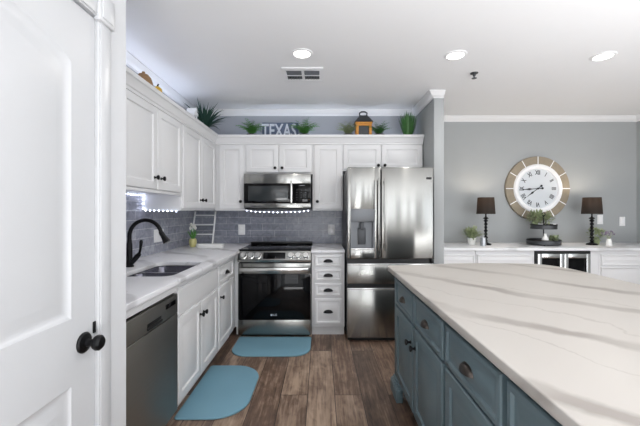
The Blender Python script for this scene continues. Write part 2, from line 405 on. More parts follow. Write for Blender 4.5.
# door casing with corner block
b = MB()
b.box(-.8, -.789, 1.207, 1.28, 0, 1.995, .003).box(-.79, -.785, 1.214, 1.272, 0, 1.995, .003)
b.box(-.8, -.776, 1.196, 1.285, 1.995, 2.1, .005).box(-.778, -.772, 1.208, 1.272, 2.008, 2.088, .003)
b.box(-.8, -.788, .34, 1.196, 2.005, 2.085, .003).box(-.79, -.784, .34, 1.196, 2.012, 2.078, .003)
b.box(-.8, -.788, .335, .41, 0, 1.995, .003)
struct('trim_2', b, M_DOORW)

# panelled hall door, hung in wall_hall; built in (width, height) then turned to face +X
def arch_loop(x0, x1, z0, z1, rise, inset, n=14):
    x0 += inset; x1 -= inset; z0 += inset; z1 -= inset
    pts = [(x0, z0), (x1, z0)]
    for i in range(n+1):
        t = i/n; x = x1 + (x0-x1)*t
        pts.append((x, z1 + rise*math.sin(PI*t)**.8 if 0 < t < 1 else z1))
    return pts
D2W = Matrix(((0, 0, 1, 0), (1, 0, 0, 0), (0, 1, 0, 0), (0, 0, 0, 1)))       # (a, b, c) -> (c, a, b)
mtx = Matrix.Translation((-.802, .415, 0)) @ D2W
b = MB()
pan = [(.115, .677, .973, 1.8, .07), (.115, .677, .2, .755, 0)]
b.poly([(0, .012), (.79, .012), (.79, 2.0), (0, 2.0)], [list(reversed(arch_loop(*p, 0))) for p in pan], -.036, 0, 0, mtx)
for p in pan:
    L = []
    for ins, d in ((0, 0), (.004, -.003), (.012, -.008), (.022, -.0095), (.03, -.009), (.058, -.003), (.064, -.002)):
        L.append([(q[0], q[1], d) for q in arch_loop(*p, ins)])
    b.loft(L, False, True, mtx)
door = struct('door_1', b, M_DOORW)
k = MB(); ax = Matrix.Translation((-.802, 1.147, .876)) @ Matrix.Rotation(PI/2, 4, 'Y')
k.lathe([(0, 0), (.034, 0), (.035, .004), (.031, .009), (.024, .011), (.013, .014), (.011, .03), (.013, .035), (.022, .04), (.026, .048), (.025, .057), (.018, .064), (0, .067)], 28, ax)
obj('door_knob', k, M_BLACK, door)
obj('latch_plate', MB().box(-.803, -.7985, 1.194, 1.207, .89, .93, .001), M_BLACK, door)

# tiled backsplashes
struct('wall_backsplash_back', MB().box(WX+.008, .262, 4.292, 4.3, .91, 1.335), M_TILEB)
struct('wall_backsplash_left', MB().box(WX, WX+.008, 1.396, 4.292, .91, 1.5), M_TILEL)
TX = WX+.008

# ------------------------------------------------------------------ cabinet parts
def raised_panel(w, h, t=.02, frame=.055, flat=False):
    """front face at y=-t, back at y=0, lower corner at the origin (x right, z up)."""
    def rect(i, d): return [(i, -d, i), (w-i, -d, i), (w-i, -d, h-i), (i, -d, h-i)]
    if flat:
        L = [rect(0, 0), rect(0, t*.7), rect(.004, t*.92), rect(.01, t), rect(.02, t)]
    else:
        f = frame
        L = [rect(0, 0), rect(0, t*.75), rect(.003, t*.95), rect(.007, t), rect(f, t), rect(f+.003, t-.004), rect(f+.006, t-.009), rect(f+.012, t-.01), rect(f+.015, t-.01), rect(f+.04, t-.003), rect(f+.046, t-.001)]
    return MB().loft(L, True, True)
AX_OUT = Matrix.Rotation(PI/2, 4, 'X')        # lathe axis +Z -> -Y
def knob(parent, x, y, z, m):
    k = MB().lathe([(0, 0), (.0105, 0), (.0105, .003), (.0065, .006), (.0065, .015), (.013, .02), (.018, .026), (.017, .033), (.009, .036), (0, .0365)], 16, AX_OUT)
    return obj('knob', k, m, parent, (x, y, z))
def cup_pull(parent, x, y, z, m, w=.096, h=.03, d=.026):
    """bin pull: a quarter ellipsoid shell open underneath, on a thin flange."""
    b = MB(); loops = []
    for j in range(7):
        ph = PI/2*j/6; L = []
        for i in range(13):
            th = PI*i/12
            L.append((-math.cos(th)*w/2*math.cos(ph), -math.sin(th)*d*math.cos(ph), h*math.sin(ph)))
        loops.append(L)
    bm = b.bm
    for s_, off in ((1, 0), (.88, 0)):
        vs = [[bm.verts.new((p[0]*s_, p[1]*s_, p[2]*s_)) for p in L] for L in loops]
        for a, c in zip(vs, vs[1:]):
            for i in range(12): bm.faces.new((a[i], a[i+1], c[i+1], c[i]))
    b.tube([(-w/2*math.cos(PI*q/12), -.001, h*math.sin(PI*q/12)) for q in range(13)], .003, 6)
    return obj('cup_pull', b, m, parent, (x, y, z), recalc=False)
def door(parent, x0, x1, z0, z1, kx, kz, cm, km, frame=.055):
    d = obj('door', raised_panel(x1-x0, z1-z0, .026 if cm is M_TEAL else .02, frame), cm, parent, (x0, 0, z0), ang=22)
    if kx is not None: knob(d, kx-x0, -.026 if cm is M_TEAL else -.02, kz-z0, km)
    return d
def drawer(parent, x0, x1, z0, z1, cm, km, pull=True, frame=.022, name='drawer', flat=False):
    d = obj(name, raised_panel(x1-x0, z1-z0, .026 if cm is M_TEAL else .02, frame, flat), cm, parent, (x0, 0, z0), ang=22)
    if pull: cup_pull(d, (x1-x0)/2, -.026 if cm is M_TEAL else -.02, (z1-z0)/2-.014, km)
    return d
def base_unit(label, loc, rot, w, depth, m, group, top=.875, hollow=False, toe=True, name='base_cabinet'):
    t = thing(name, label, 'cabinet', loc, rot, group); b = MB()
    if hollow:
        b.box(0, .018, 0, depth, .1, top).box(w-.018, w, 0, depth, .1, top).box(.018, w-.018, 0, depth, .1, .118)
        b.box(.018, w-.018, 0, .02, .63, top).box(.018, w-.018, 0, .02, .118, .14).box(w/2-.02, w/2+.02, 0, .02, .14, .63).box(.018, w-.018, depth-.01, depth, .118, .6)
    else: b.box(0, w, 0, depth, .1, top, .002)
    obj('carcass', b, m, t)
    if toe: obj('toe_kick', MB().box(0, w, .06, .09, 0, .0995), m, t)
    return t

G_BASE = 'white base cabinets'; G_UP = 'white upper cabinets'
# left run: local x runs along +Y, local y into the wall
FX = -.905; RL = PI/2; DEP = FX-WX-.012
t = base_unit('white sink base cabinet with a plain false front above two panelled doors', (FX, 2.1, 0), RL, .84, DEP, M_CAB, G_BASE, hollow=True)
drawer(t, .012, .828, .672, .832, M_CAB, M_BLACK, False, name='false_front', flat=True)
door(t, .012, .417, .115, .648, .385, .565, M_CAB, M_BLACK); door(t, .423, .828, .115, .648, .455, .565, M_CAB, M_BLACK)
t = base_unit('white cabinet with one drawer over one door beside the stove corner', (FX, 2.945, 0), RL, .63, DEP, M_CAB, G_BASE)
drawer(t, .012, .49, .672, .832, M_CAB, M_BLACK); door(t, .012, .49, .115, .648, .05, .56, M_CAB, M_BLACK)
t = base_unit('narrow white corner filler panel between the stove and the sink run', (-.905, 3.58, 0), 0, .037, .7, M_CAB, G_BASE)
# right of the stove
t = base_unit('narrow white cabinet of four drawers between stove and refrigerator', (-.098, 3.58, 0), 0, .345, .7, M_CAB, G_BASE)
for z0, z1 in ((.735, .86), (.585, .71), (.425, .56), (.135, .4)): drawer(t, .032, .315, z0, z1, M_CAB, M_BLACK)

# upper cabinets
def upper(label, loc, rot, w, depth, h, m=M_CAB):
    t = thing('upper_cabinet', label, 'cabinet', loc, rot, G_UP)
    obj('carcass', MB().box(0, w, 0, depth, 0, h, .002), m, t); return t
UD = -1.245-WX-.001
t = upper('short white two-door upper cabinet hung over the sink', (-1.245, 2.07, 1.467), RL, .943, UD, .703)
door(t, .02, .478, .014, .625, .432, .1, M_CAB, M_BLACK); door(t, .486, .93, .014, .625, .533, .1, M_CAB, M_BLACK)
obj('light_rail', MB().box(0, .943, -.012, .008, -.012, .008, .003), M_CAB, t)
t = upper('tall white two-door upper cabinet in the corner above the ladder', (-1.245, 3.014, 1.325), RL, .973, UD, .845)
door(t, .022, .482, .02, .767, .437, .105, M_CAB, M_BLACK); door(t, .49, .945, .02, .767, .535, .105, M_CAB, M_BLACK)
BY = 3.99; BD = .309
t = upper('tall white single-door upper cabinet beside the microwave, over the tile and outlet near the corner', (-1.244, BY, 1.325), 0, .354, BD, .845)
door(t, .055, .345, .02, .767, .31, .105, M_CAB, M_BLACK)
t = upper('short white two-door upper cabinet directly above the microwave', (-.889, BY, 1.75), 0, .79, BD, .42)
door(t, .015, .392, .02, .342, .355, .07, M_CAB, M_BLACK); door(t, .4, .777, .02, .342, .437, .07, M_CAB, M_BLACK)
t = upper('tall white single-door upper cabinet between microwave and refrigerator', (-.098, BY, 1.325), 0, .354, BD, .845)
door(t, .02, .338, .02, .767, .055, .105, M_CAB, M_BLACK)
t = upper('short white two-door upper cabinet directly above the refrigerator', (.257, BY, 1.79), 0, .935, BD, .38)
door(t, .005, .443, .02, .302, .41, .06, M_CAB, M_BLACK); door(t, .451, .925, .02, .302, .485, .06, M_CAB, M_BLACK)
cp = [(0, 2.1), (.012, 2.1), (.014, 2.118), (.022, 2.124), (.03, 2.15), (.045, 2.172), (.056, 2.178), (.058, 2.204), (0, 2.204)]
crown = tag(obj('cabinet_crown_moulding', MB().sweep([(-1.245, 2.05), (-1.245, 3.99), (1.195, 3.99)], cp), M_CAB, ang=25), 'white crown moulding running along the tops of the upper cabinets', 'moulding')

# ------------------------------------------------------------------ countertops
sinkhole = rrect(-1.3, -.945, 2.13, 2.74, .07)
b = MB().poly([(TX, 1.4), (-.85, 1.4), (-.85, 3.545), (-.87, 3.56), (-.87, 4.29), (TX, 4.29)], [list(reversed(sinkhole))], .88, .91, .004)
cnt = thing('countertop', 'white veined stone countertop around the sink, running into the corner', 'countertop', (0, 0, 0))
obj('stone_slab', b, M_CSTONE, cnt)
tag(obj('countertop', MB().box(-.104, .25, 3.55, 4.29, .88, .91, .004), M_CSTONE), 'small white stone countertop on the drawers between stove and refrigerator', 'countertop')

# sink
sk = thing('kitchen_sink', 'dark steel double-bowl sink set under the stone counter', 'sink', (-1.1225, 2.435, .879))
def bowl(x0, x1, y0, y1):
    L = []
    for ins, z, r in ((0, 0, .06), (.004, -.01, .06), (.014, -.15, .06), (.03, -.18, .05), (.06, -.187, .03)):
        L.append([(p[0], p[1], z) for p in rrect(x0+ins, x1-ins, y0+ins, y1-ins, r)])
    return MB().loft(L, False, True)
fl = MB().poly(rrect(-.2, .2, -.33, .33, .06), [list(reversed(rrect(-.182, .182, -.31, -.015, .06))), list(reversed(rrect(-.182, .182, .015, .31, .06)))], -.006, -.001)
obj('rim', fl, M_SINK, sk)
for y0, y1 in ((-.31, -.015), (.015, .31)):
    bo = obj('basin', bowl(-.182, .182, y0, y1), M_SINK, sk, (0, 0, -.003))
    obj('drain', MB().lathe([(.042, 0), (.042, .003), (.03, .004), (.026, .001), (0, .001)], 20), M_CHROME, bo, (0, (y0+y1)/2, -.1865))
# faucet
fc = thing('kitchen_faucet', 'matte black gooseneck pull-down faucet behind the sink', 'faucet', (-1.408, 2.5, .91))
obj('base', MB().lathe([(0, 0), (.03, 0), (.03, .008), (.024, .014), (.021, .06), (.02, .13), (.018, .17), (.0155, .18), (.0155, .2), (0, .2)], 20), M_BLACK, fc)
pts = [(0, 0, .19)]; R0 = .118
for i in range(19):
    a = PI - (PI-.2)*i/18; pts.append((R0+R0*math.cos(a), 0, .225+R0*math.sin(a)))
obj('spout', MB().tube(pts, .0145, 12), M_BLACK, fc)
e = Vector(pts[-1]); dr = (e-Vector(pts[-2])).normalized(); dr = (dr+Vector((.32, 0, 0))).normalized()
obj('spray_head', MB().tube([e-dr*.012, e, e+dr*.02, e+dr*.04, e+dr*.075, e+dr*.08], [.0145, .0175, .018, .02, .027, .024], 14), M_BLACK, fc)
hv = MB().tube([(.012, -.005, .02), (.06, -.012, .075), (.082, -.015, .098)], [.015, .019, .015], 12).tube([(.08, -.015, .095), (.092, -.02, .14), (.099, -.024, .185), (.1, -.025, .2)], [.009, .009, .013, .007], 10)
obj('lever', hv, M_BLACK, fc)

# ------------------------------------------------------------------ dishwasher (faces +X)
t = thing('dishwasher', 'dark stainless dishwasher under the counter next to the sink cabinet', 'dishwasher', (FX, 1.495, 0), RL)
obj('tub', MB().box(.005, .592, 0, DEP, .1, .866), M_BPLAST, t)
obj('door_panel', MB().box(.005, .592, -.026, -.001, .105, .696, .004), M_STEELD, t)
b = MB().box(.005, .592, -.026, -.001, .7, .815, .004)
cs = obj('control_strip', b, M_STEELD, t)
obj('pocket_handle', MB().box(.22, .38, -.034, -.026, .712, .727, .004).box(.225, .375, -.0275, -.026, .727, .745, .0005), M_BPLAST, cs)
obj('display', MB().box(.43, .56, -.0275, -.026, .76, .787, .0005), M_BGLASS, cs)
obj('toe_kick', MB().box(.005, .592, .05, .07, .01, .1), M_BPLAST, t)
obj('mounting_rail', MB().box(.0, .598, -.018, -.001, .828, .879), M_CAB, t)

# ------------------------------------------------------------------ stove
t = thing('electric_range', 'stainless slide-in electric range with black glass oven door', 'stove', (-.486, 3.56, 0))
obj('body', MB().box(-.378, .378, .03, .69, .06, .895, .002), M_DGREY, t)
ck = obj('cooktop', MB().box(-.379, .379, .005, .69, .897, .915, .004), M_BGLASS, t)
for x, y, r in ((-.19, .18, .105), (.19, .18, .085), (-.19, .48, .08), (.19, .48, .105)):
    obj('burner_ring', MB().lathe([(r, 0), (r, .0006), (r-.004, .0006), (r-.004, 0)], 40), M_DGREY, ck, (x, y, .9152))
obj('rear_trim', MB().box(-.379, .379, .63, .69, .915, .94, .005).box(-.2, .2, .628, .632, .92, .934, .001), M_BPLAST, t)
cpn = MB().loft([[(-.379, y, z) for y, z in ((.03, .79), (-.035, .79), (-.04, .81), (0, .9), (.03, .9))], [(.379, y, z) for y, z in ((.03, .79), (-.035, .79), (-.04, .81), (0, .9), (.03, .9))]], True, True)
cpo = obj('control_panel', cpn, M_STEEL, t)
tl = math.atan2(.04, .09); FR = Matrix.Translation((0, -.02, .855)) @ Matrix.Rotation(-tl, 4, 'X')
b = MB().box(-.115, .115, -.003, .001, -.034, .034, .001, FR); obj('display', b, M_BGLASS, cpo)
for x in (-.322, -.245, -.17, .17, .248, .326):
    k = MB().lathe([(0, .0), (.036, 0), (.037, .004), (.031, .007), (.029, .028), (.026, .032), (0, .033)], 24, FR @ Matrix.Translation((x, -.001, 0)) @ AX_OUT)
    k.box(x-.004, x+.004, -.04, -.03, -.026, .026, .002, FR)
    obj('knob', k, M_CHROME, cpo)
od = MB().box(-.379, .379, -.01, .03, .665, .775, .004).box(-.379, -.362, -.01, .03, .19, .665).box(.362, .379, -.01, .03, .19, .665).box(-.362, .362, 0, .03, .19, .665)
odo = obj('oven_door', od, M_STEEL, t)
gl = obj('glass_window', MB().box(-.377, .377, -.014, -.0101, .19, .662, .001), M_BGLASS, odo)
lg = MB().lathe([(0, 0), (.011, 0), (.011, .0006), (0, .0006)], 20, Matrix.Translation((-.03, -.0142, .236)) @ AX_OUT)
lg.text('LG', .03, .0006, 1.1, Matrix.Translation((.008, -.0146, .236)) @ Matrix.Rotation(PI/2, 4, 'X'))
obj('logo', lg, M_LETTER, gl)
hd = MB().box(-.355, .355, -.06, -.046, .695, .733, .006).box(-.352, -.325, -.048, -.009, .704, .724, .003).box(.325, .352, -.048, -.009, .704, .724, .003)
obj('handle', hd, M_CHROME, odo)
obj('storage_drawer', MB().box(-.379, .379, -.012, .03, .025, .183, .004), M_STEEL, t)
obj('kick_plate', MB().box(-.36, .36, .035, .055, 0, .058), M_BPLAST, t)

# ------------------------------------------------------------------ microwave
t = thing('microwave', 'stainless over-the-range microwave between white upper cabinets', 'microwave', (-.495, 3.85, 1.343))
obj('body', MB().box(-.378, .378, .03, .44, 0, .403, .003), M_DGREY, t)
obj('top_band', MB().box(-.379, .379, 0, .03, .288, .4, .004), M_STEEL, t)
obj('bottom_band', MB().box(-.379, .379, 0, .03, .012, .064, .004), M_STEEL, t)
md = obj('door', MB().box(-.379, .172, 0, .03, .066, .286, .002), M_BGLASS, t)
obj('window_mesh', MB().box(-.33, .12, -.0015, .0, .09, .262, .0005), mat('dark_oven_screen', (44, 48, 50), .12), md)
obj('handle', MB().box(.15, .172, -.04, -.026, .06, .31, .005).box(.153, .169, -.028, .001, .075, .095, .002).box(.153, .169, -.028, .001, .275, .295, .002), M_CHROME, md)
kp = obj('keypad', MB().box(.176, .379, 0, .03, .066, .286, .002), M_BGLASS, t)
obj('clock_display', MB().box(.25, .31, -.0006, .0, .262, .27), M_MIDG, kp)
for r_ in range(5):
    for c_ in range(3): obj('key', MB().box(.215+c_*.05, .228+c_*.05, -.0004, 0, .1+r_*.028, .106+r_*.028), M_DGREY, kp)
obj('vent_grille', MB().box(-.36, .36, .01, .2, -.006, .0), M_BPLAST, t)

# ------------------------------------------------------------------ refrigerator
t = thing('refrigerator', 'stainless refrigerator with ice dispenser and two lower drawers', 'refrigerator', (.264, 3.42, 0))
W = .866
obj('body', MB().box(.002, W-.002, .075, .82, .03, 1.745, .004), M_DGREY, t)
ld = MB().box(0, .04, 0, .07, .84, 1.76, .008).box(.27, .336, 0, .07, .84, 1.76, .008).box(.03, .28, 0, .07, 1.335, 1.76, .008).box(.03, .28, 0, .07, .84, .935, .008).box(.02, .3, .055, .07, .85, 1.75)
ldo = obj('freezer_door', ld, M_STEEL, t)
dp = obj('dispenser', MB().box(.032, .278, -.003, .05, 1.21, 1.34, .004), M_MIDG, ldo)
obj('dispenser_recess', MB().box(.034, .05, .0, .054, .937, 1.21).box(.26, .276, .0, .054, .937, 1.21).box(.05, .26, .046, .054, .937, 1.21), M_MIDG, dp)
obj('paddle', MB().box(.11, .19, .03, .046, .98, 1.15, .006).box(.13, .17, .01, .04, 1.13, 1.208, .006), M_DGREY, dp)
obj('drip_tray', MB().box(.034, .276, -.004, .05, .932, .944, .003), M_CHROME, dp)
rdo = obj('fridge_door', MB().box(.345, W, 0, .07, .84, 1.76, .008), M_STEEL, t)
obj('badge', MB().box(.795, .848, -.002, .0005, 1.638, 1.66, .0008), M_BPLAST, rdo)
for x, d in ((.31, ldo), (.371, rdo)):
    h = MB().box(x-.011, x+.011, -.06, -.042, .925, 1.645, .006).box(x-.008, x+.008, -.044, .002, .95, .98, .003).box(x-.008, x+.008, -.044, .002, 1.59, 1.62, .003)
    obj('handle', h, M_STEEL, d)
obj('pocket_gap', MB().box(.004, W-.004, .03, .074, .55, .84), M_BPLAST, t)
for n_, z0, z1 in (('middle_drawer', .588, .79), ('bottom_drawer', .045, .545)):
    d = obj(n_, MB().box(0, W, 0, .07, z0, z1-.012, .006), M_STEEL, t)
    obj('pull_lip', MB().box(.002, W-.002, -.004, .03, z1-.012, z1, .003), M_CHROME, d)
obj('drawer_end_cap', MB().box(W-.02, W+.004, -.006, .06, .795, .835, .003), M_BPLAST, t)
for x in (.01, W-.11): obj('hinge_cover', MB().box(x, x+.1, .1, .2, 1.7465, 1.775, .006), M_DGREY, t)
obj('kick_grille', MB().box(.01, W-.01, .06, .09, 0, .045), M_BPLAST, t)

# ------------------------------------------------------------------ floor mats
def dmat(label, pts, loc):
    tag(obj('kitchen_mat', MB().poly(pts, [], .001, .016, .006), M_MAT, None, loc), label, 'mat', 'blue anti-fatigue mats')
def dshape(w, d, rf, rb, n=10):
    P = []
    for cx, cy, a0, r in ((w/2-rb, d-rb, 0, rb), (-w/2+rb, d-rb, PI/2, rb), (-w/2+rf, rf, PI, rf), (w/2-rf, rf, 1.5*PI, rf)):
        for i in range(n+1): P.append((cx+r*math.cos(a0+PI/2*i/n), cy+r*math.sin(a0+PI/2*i/n)))
    return P
dmat('blue rounded mat on the wood floor in front of the stove', dshape(.745, .46, .17, .02), (-.472, 3.07, 0))
dm = [(-y, x) for x, y in dshape(.735, .44, .22, .02)]
P2 = []
for x, y in dm: P2.append((x, y))
tag(obj('kitchen_mat', MB().poly(P2, [], .001, .016, .006), M_MAT, None, (-.49, 2.508, 0)), 'blue rounded mat on the wood floor in front of the sink cabinet', 'mat', 'blue anti-fatigue mats')

# ------------------------------------------------------------------ wall plates
def plate(label, loc, rotz, w=.075, h=.12, kind='outlet', group=None):
    t = thing('wall_plate', label, 'outlet' if kind == 'outlet' else 'switch', loc, rotz, group)
    obj('cover', MB().box(-w/2, w/2, -.006, 0, -h/2, h/2, .002), M_PLATE, t)
    n = max(1, round(w/.06))
    for i in range(n):
        x = (i-(n-1)/2)*.046
        if kind == 'outlet':
            for z in (-.022, .022): obj('socket', MB().box(x-.016, x+.016, -.0085, -.004, z-.015, z+.015, .002), M_WHITEW, t)
        else: obj('rocker', MB().box(x-.016, x+.016, -.009, -.004, -.033, .033, .002), M_WHITEW, t)
plate('white outlet on grey tile beside the stove, below the single-door cabinet near the corner', (-1.0, 4.2915, 1.085), 0, .085, .13)
plate('white outlet on grey tile above the narrow four-drawer cabinet', (.131, 4.2915, 1.085), 0, .085, .13)
plate('wide white switch plate on grey tile behind the faucet spray head', (TX+.0005, 3.33, 1.08), RL, .19, .125, 'switch')
plate('white switch plate on grey wall partly hidden by a black table lamp', (3.758, 4.5795, 1.205), 0, .075, .125, 'switch')
plate('white switch plate alone on grey wall near the room corner', (4.055, 4.5795, 1.18), 0, .075, .125, 'switch')

# ------------------------------------------------------------------ LED strings
def led(label, path, n):
    t = thing('led_strip', label, 'light', path[0]); o = Vector(path[0])
    P = [Vector(p)-o for p in path]; tape = MB().tube(P, .003, 6); obj('tape', tape, M_TAPE, t)
    segs = [(a, b_, (b_-a).length) for a, b_ in zip(P, P[1:])]; tot = sum(s_[2] for s_ in segs)
    for i in range(n):
        d = tot*(i+.5)/n
        for a, b_, l in segs:
            if d <= l: p = a.lerp(b_, d/l); break
            d -= l
        obj('diode', MB().ell((0, 0, 0), .0058, .0058, .0058, 8, 6), M_LEDM, t, p+Vector((0, 0, -.004)))
led('string of white LED dots along the bottom of the microwave', [(-.865, 3.855, 1.332), (-.75, 3.855, 1.316), (-.5, 3.855, 1.308), (-.25, 3.855, 1.314), (-.12, 3.855, 1.332)], 15)
led('string of white LED dots around the gap under the sink cabinet', [(-1.57, 2.4, 1.462), (-1.57, 3.0, 1.462), (-1.57, 3.003, 1.33), (-1.26, 3.003, 1.322)], 27)

# LED tape lying on the cabinet tops behind the crown moulding
for c_, L_, rz, pw in (((0, 4.27, 2.176), 2.2, 0, 1.9), ((-1.57, 3.0, 2.176), 1.6, PI/2, 2.8)):
    t = obj('led_tape', MB().box(-L_/2, L_/2, -.005, .005, -.003, .001), M_TAPE, crown, c_, (0, 0, rz))
    a = area('cabinet_top_glow', (0, 0, .004), (PI, 0, 0), L_, .02, pw, (.72, .8, 1)); a.parent = t

# ------------------------------------------------------------------ counter decor in the corner
t = thing('decorative_ladder', 'small white ladder leaning against grey tile in the corner', 'ladder', (-1.452, 4.135, .9135))
for sx in (-.127, .127): obj('rail', MB().tube([(sx*1.03, 0, 0), (sx, .14, .4)], .0105, 8), M_WHITEW, t)
for k_ in (.3, .59, .88): obj('rung', MB().tube([(-.13, .14*k_, .4*k_), (.13, .14*k_, .4*k_)], .009, 8), M_WHITEW, t)
t = thing('serving_tray', 'white oblong tray on the counter before the ladder', 'tray', (-1.225, 3.77, .911))
L = []
for ins, z in ((.012, 0), (.004, .01), (0, .035), (.0, .04), (.008, .04), (.012, .012), (.03, .008)):
    L.append([(p[0], p[1], z) for p in rrect(-.148+ins, .148-ins, -.07+ins, .07-ins, .035)])
obj('dish', MB().loft(L, True, True), M_WHITEC, t)
t = thing('tulip_vase', 'pale yellow vase of white tulips on the counter corner', 'vase', (-1.462, 3.88, .911))
obj('pot', MB().lathe([(0, 0), (.028, 0), (.038, .02), (.043, .05), (.04, .08), (.034, .095), (.03, .095), (.032, .08), (0, .07)], 24), M_POTY, t)
tu = MB(); lf = MB()
for i in range(5):
    a = i*1.3; x, y, h = .028*math.cos(a), .028*math.sin(a), .2+.02*(i % 3)
    lf.tube([(0, 0, .08), (x*.5, y*.5, .14), (x, y, h)], .003, 6)
    tu.ell((x, y, h+.014), .015, .015, .021, 10, 8)
for i in range(9):
    a = i*.7; lf.leaf((.01*math.cos(a), .01*math.sin(a), .085), (math.cos(a)*.5, math.sin(a)*.5, 1), .12, .022, .5)
obj('tulip_blossoms', tu, M_TULIP, t); obj('leaves', lf, M_LEAFG, t)

# ------------------------------------------------------------------ island
isl = [(.497, .0)]
isl = [(1.78, .1), (1.785, 1.4), (1.782, 2.25)]
for i in range(9):
    a = PI/2*i/8; isl.append((1.60+.18*math.cos(a), 2.36+.3*math.sin(a)))
isl += [(1.3, 2.685), (1.05, 2.67), (.8, 2.625), (.53, 2.56), (.505, 2.55), (.497, 2.53), (.497, .1)]
tag(obj('countertop', MB().poly(isl, [], .875, .91, .006), M_ISTONE), 'large cream stone countertop with grey veins on the teal island', 'countertop')
G_IS = 'teal island cabinets'; IR = -PI/2; IX = .563
def island_unit(label, y1, w):
    t = base_unit(label, (IX, y1, 0), IR, w, .75, M_TEAL, G_IS, .874)
    obj('top_moulding', MB().box(0, w, -.03, -.001, .85, .874, .006), M_TEAL, t)
    return t
t = island_unit('teal island cabinet at the far end, with two drawers above two doors', 2.47, .975)
for a, c in ((.02, .47), (.49, .957)): drawer(t, a, c, .655, .83, M_TEAL, M_BRONZE, frame=.022)
door(t, .02, .47, .13, .64, .435, .535, M_TEAL, M_BLACK); door(t, .49, .957, .13, .64, .532, .535, M_TEAL, M_BLACK)
t = island_unit('teal island cabinet with one wide drawer, second from the far end', 1.494, .49)
drawer(t, .016, .474, .655, .83, M_TEAL, M_BRONZE, frame=.022); door(t, .016, .474, .13, .64, .44, .55, M_TEAL, M_BLACK)
t = island_unit('teal island cabinet closest to the viewer, cut by the frame edge', 1.003, .55)
drawer(t, .016, .53, .655, .83, M_TEAL, M_BRONZE, frame=.022); door(t, .016, .53, .13, .64, .49, .55, M_TEAL, M_BLACK)
t = thing('island_end_post', 'teal corner post with plinth foot at the far end of the island', 'post', (.545, 2.472, 0))
obj('post', MB().box(0, .77, 0, .045, .1, .874, .004), M_TEAL, t)
obj('foot', MB().box(-.028, .016, -.14, .06, 0, .085, .003).box(-.02, .016, -.13, .055, .085, .098, .003).box(-.01, .016, -.12, .05, .098, .115, .003), M_TEAL, t)

# ------------------------------------------------------------------ bar along the grey wall
BFY = 3.93; BDp = .64; G_BAR = 'white bar cabinets'
tag(obj('countertop', MB().box(1.312, 4.248, 3.885, 4.578, .865, .895, .004), M_BSTONE), 'long white stone countertop along the grey wall under the clock', 'countertop')
def bar_unit(label, x, w, fronts):
    t = base_unit(label, (x, BFY, 0), 0, w, BDp, M_CAB, G_BAR, .864)
    for z0, z1 in fronts: drawer(t, .012, w-.012, z0, z1, M_CAB, M_BLACK, False, frame=.014)
    return t
F3 = ((.69, .82), (.42, .675), (.12, .405))
bar_unit('white bar cabinet beside the refrigerator partition', 1.315, .468, F3)
bar_unit('white bar cabinet between the first bar unit and the wine cooler', 1.79, .675, F3)
bar_unit('narrow white bar filler panel after the wine cooler', 3.103, .11, ())
bar_unit('white bar cabinet of drawers past the wine cooler, below the black lamp', 3.217, .66, F3)
bar_unit('white bar cabinet against the end wall of the room', 3.883, .362, F3)
t = thing('wine_cooler', 'black wine cooler with two steel-framed glass doors under the bar counter', 'wine cooler', (2.47, 3.91, 0))
obj('body', MB().box(0, .63, .03, .6, .02, .86), M_BPLAST, t)
obj('surround', MB().box(0, .63, .0, .03, .835, .86).box(0, .012, 0, .03, .05, .835).box(.618, .63, 0, .03, .05, .835), M_BPLAST, t)
for x0 in (.014, .318):
    x1 = x0+.298
    d = MB().box(x0, x0+.045, -.02, .028, .06, .83, .003).box(x1-.045, x1, -.02, .028, .06, .83, .003).box(x0+.045, x1-.045, -.02, .028, .78, .83, .003).box(x0+.045, x1-.045, -.02, .028, .06, .11, .003)
    do = obj('door', d, M_CHROME, t)
    obj('glass', MB().box(x0+.045, x1-.045, .0, .008, .11, .78), M_BGLASS, do)

# ------------------------------------------------------------------ table lamps
def lamp(label, loc):
    t = thing('table_lamp', label, 'lamp', loc, 0, 'black table lamps on the bar')
    obj('base', MB().lathe([(0, 0), (.062, 0), (.064, .008), (.055, .018), (.03, .026), (.02, .035)], 28), M_BLACK, t)
    pr = [(.012, .03)]
    z = .035
    for r in (.022, .026, .02, .024, .019, .022, .026): pr += [(.012, z), (r, z+.012), (r, z+.02), (.012, z+.034)]; z += .042
    pr += [(.032, z), (.034, z+.008), (.012, z+.02), (.008, z+.03), (.008, z+.16), (0, z+.16)]
    obj('stem', MB().lathe(pr, 18), M_BLACK, t)
    obj('lamp_shade', MB().lathe([(.11, .388), (.096, .595), (.093, .595), (.107, .388), (.11, .388)], 36), M_SHADE, t)
    bu = obj('bulb', MB().ell((0, 0, .5), .025, .025, .035), M_BULB, t)
    d = bpy.data.lights.new('bulb_light', 'POINT'); d.energy = 4.5; d.color = (1, .86, .7); d.shadow_soft_size = .03
    o = bpy.data.objects.new('bulb_light', d); C.objects.link(o); o.parent = t; o.location = (0, 0, .555)
lamp('black table lamp with turned stem beside the small potted plant and metal cup', (2.07, 4.27, .895))
lamp('black table lamp with turned stem beside the white vase, in front of a switch plate', (3.402, 4.27, .895))

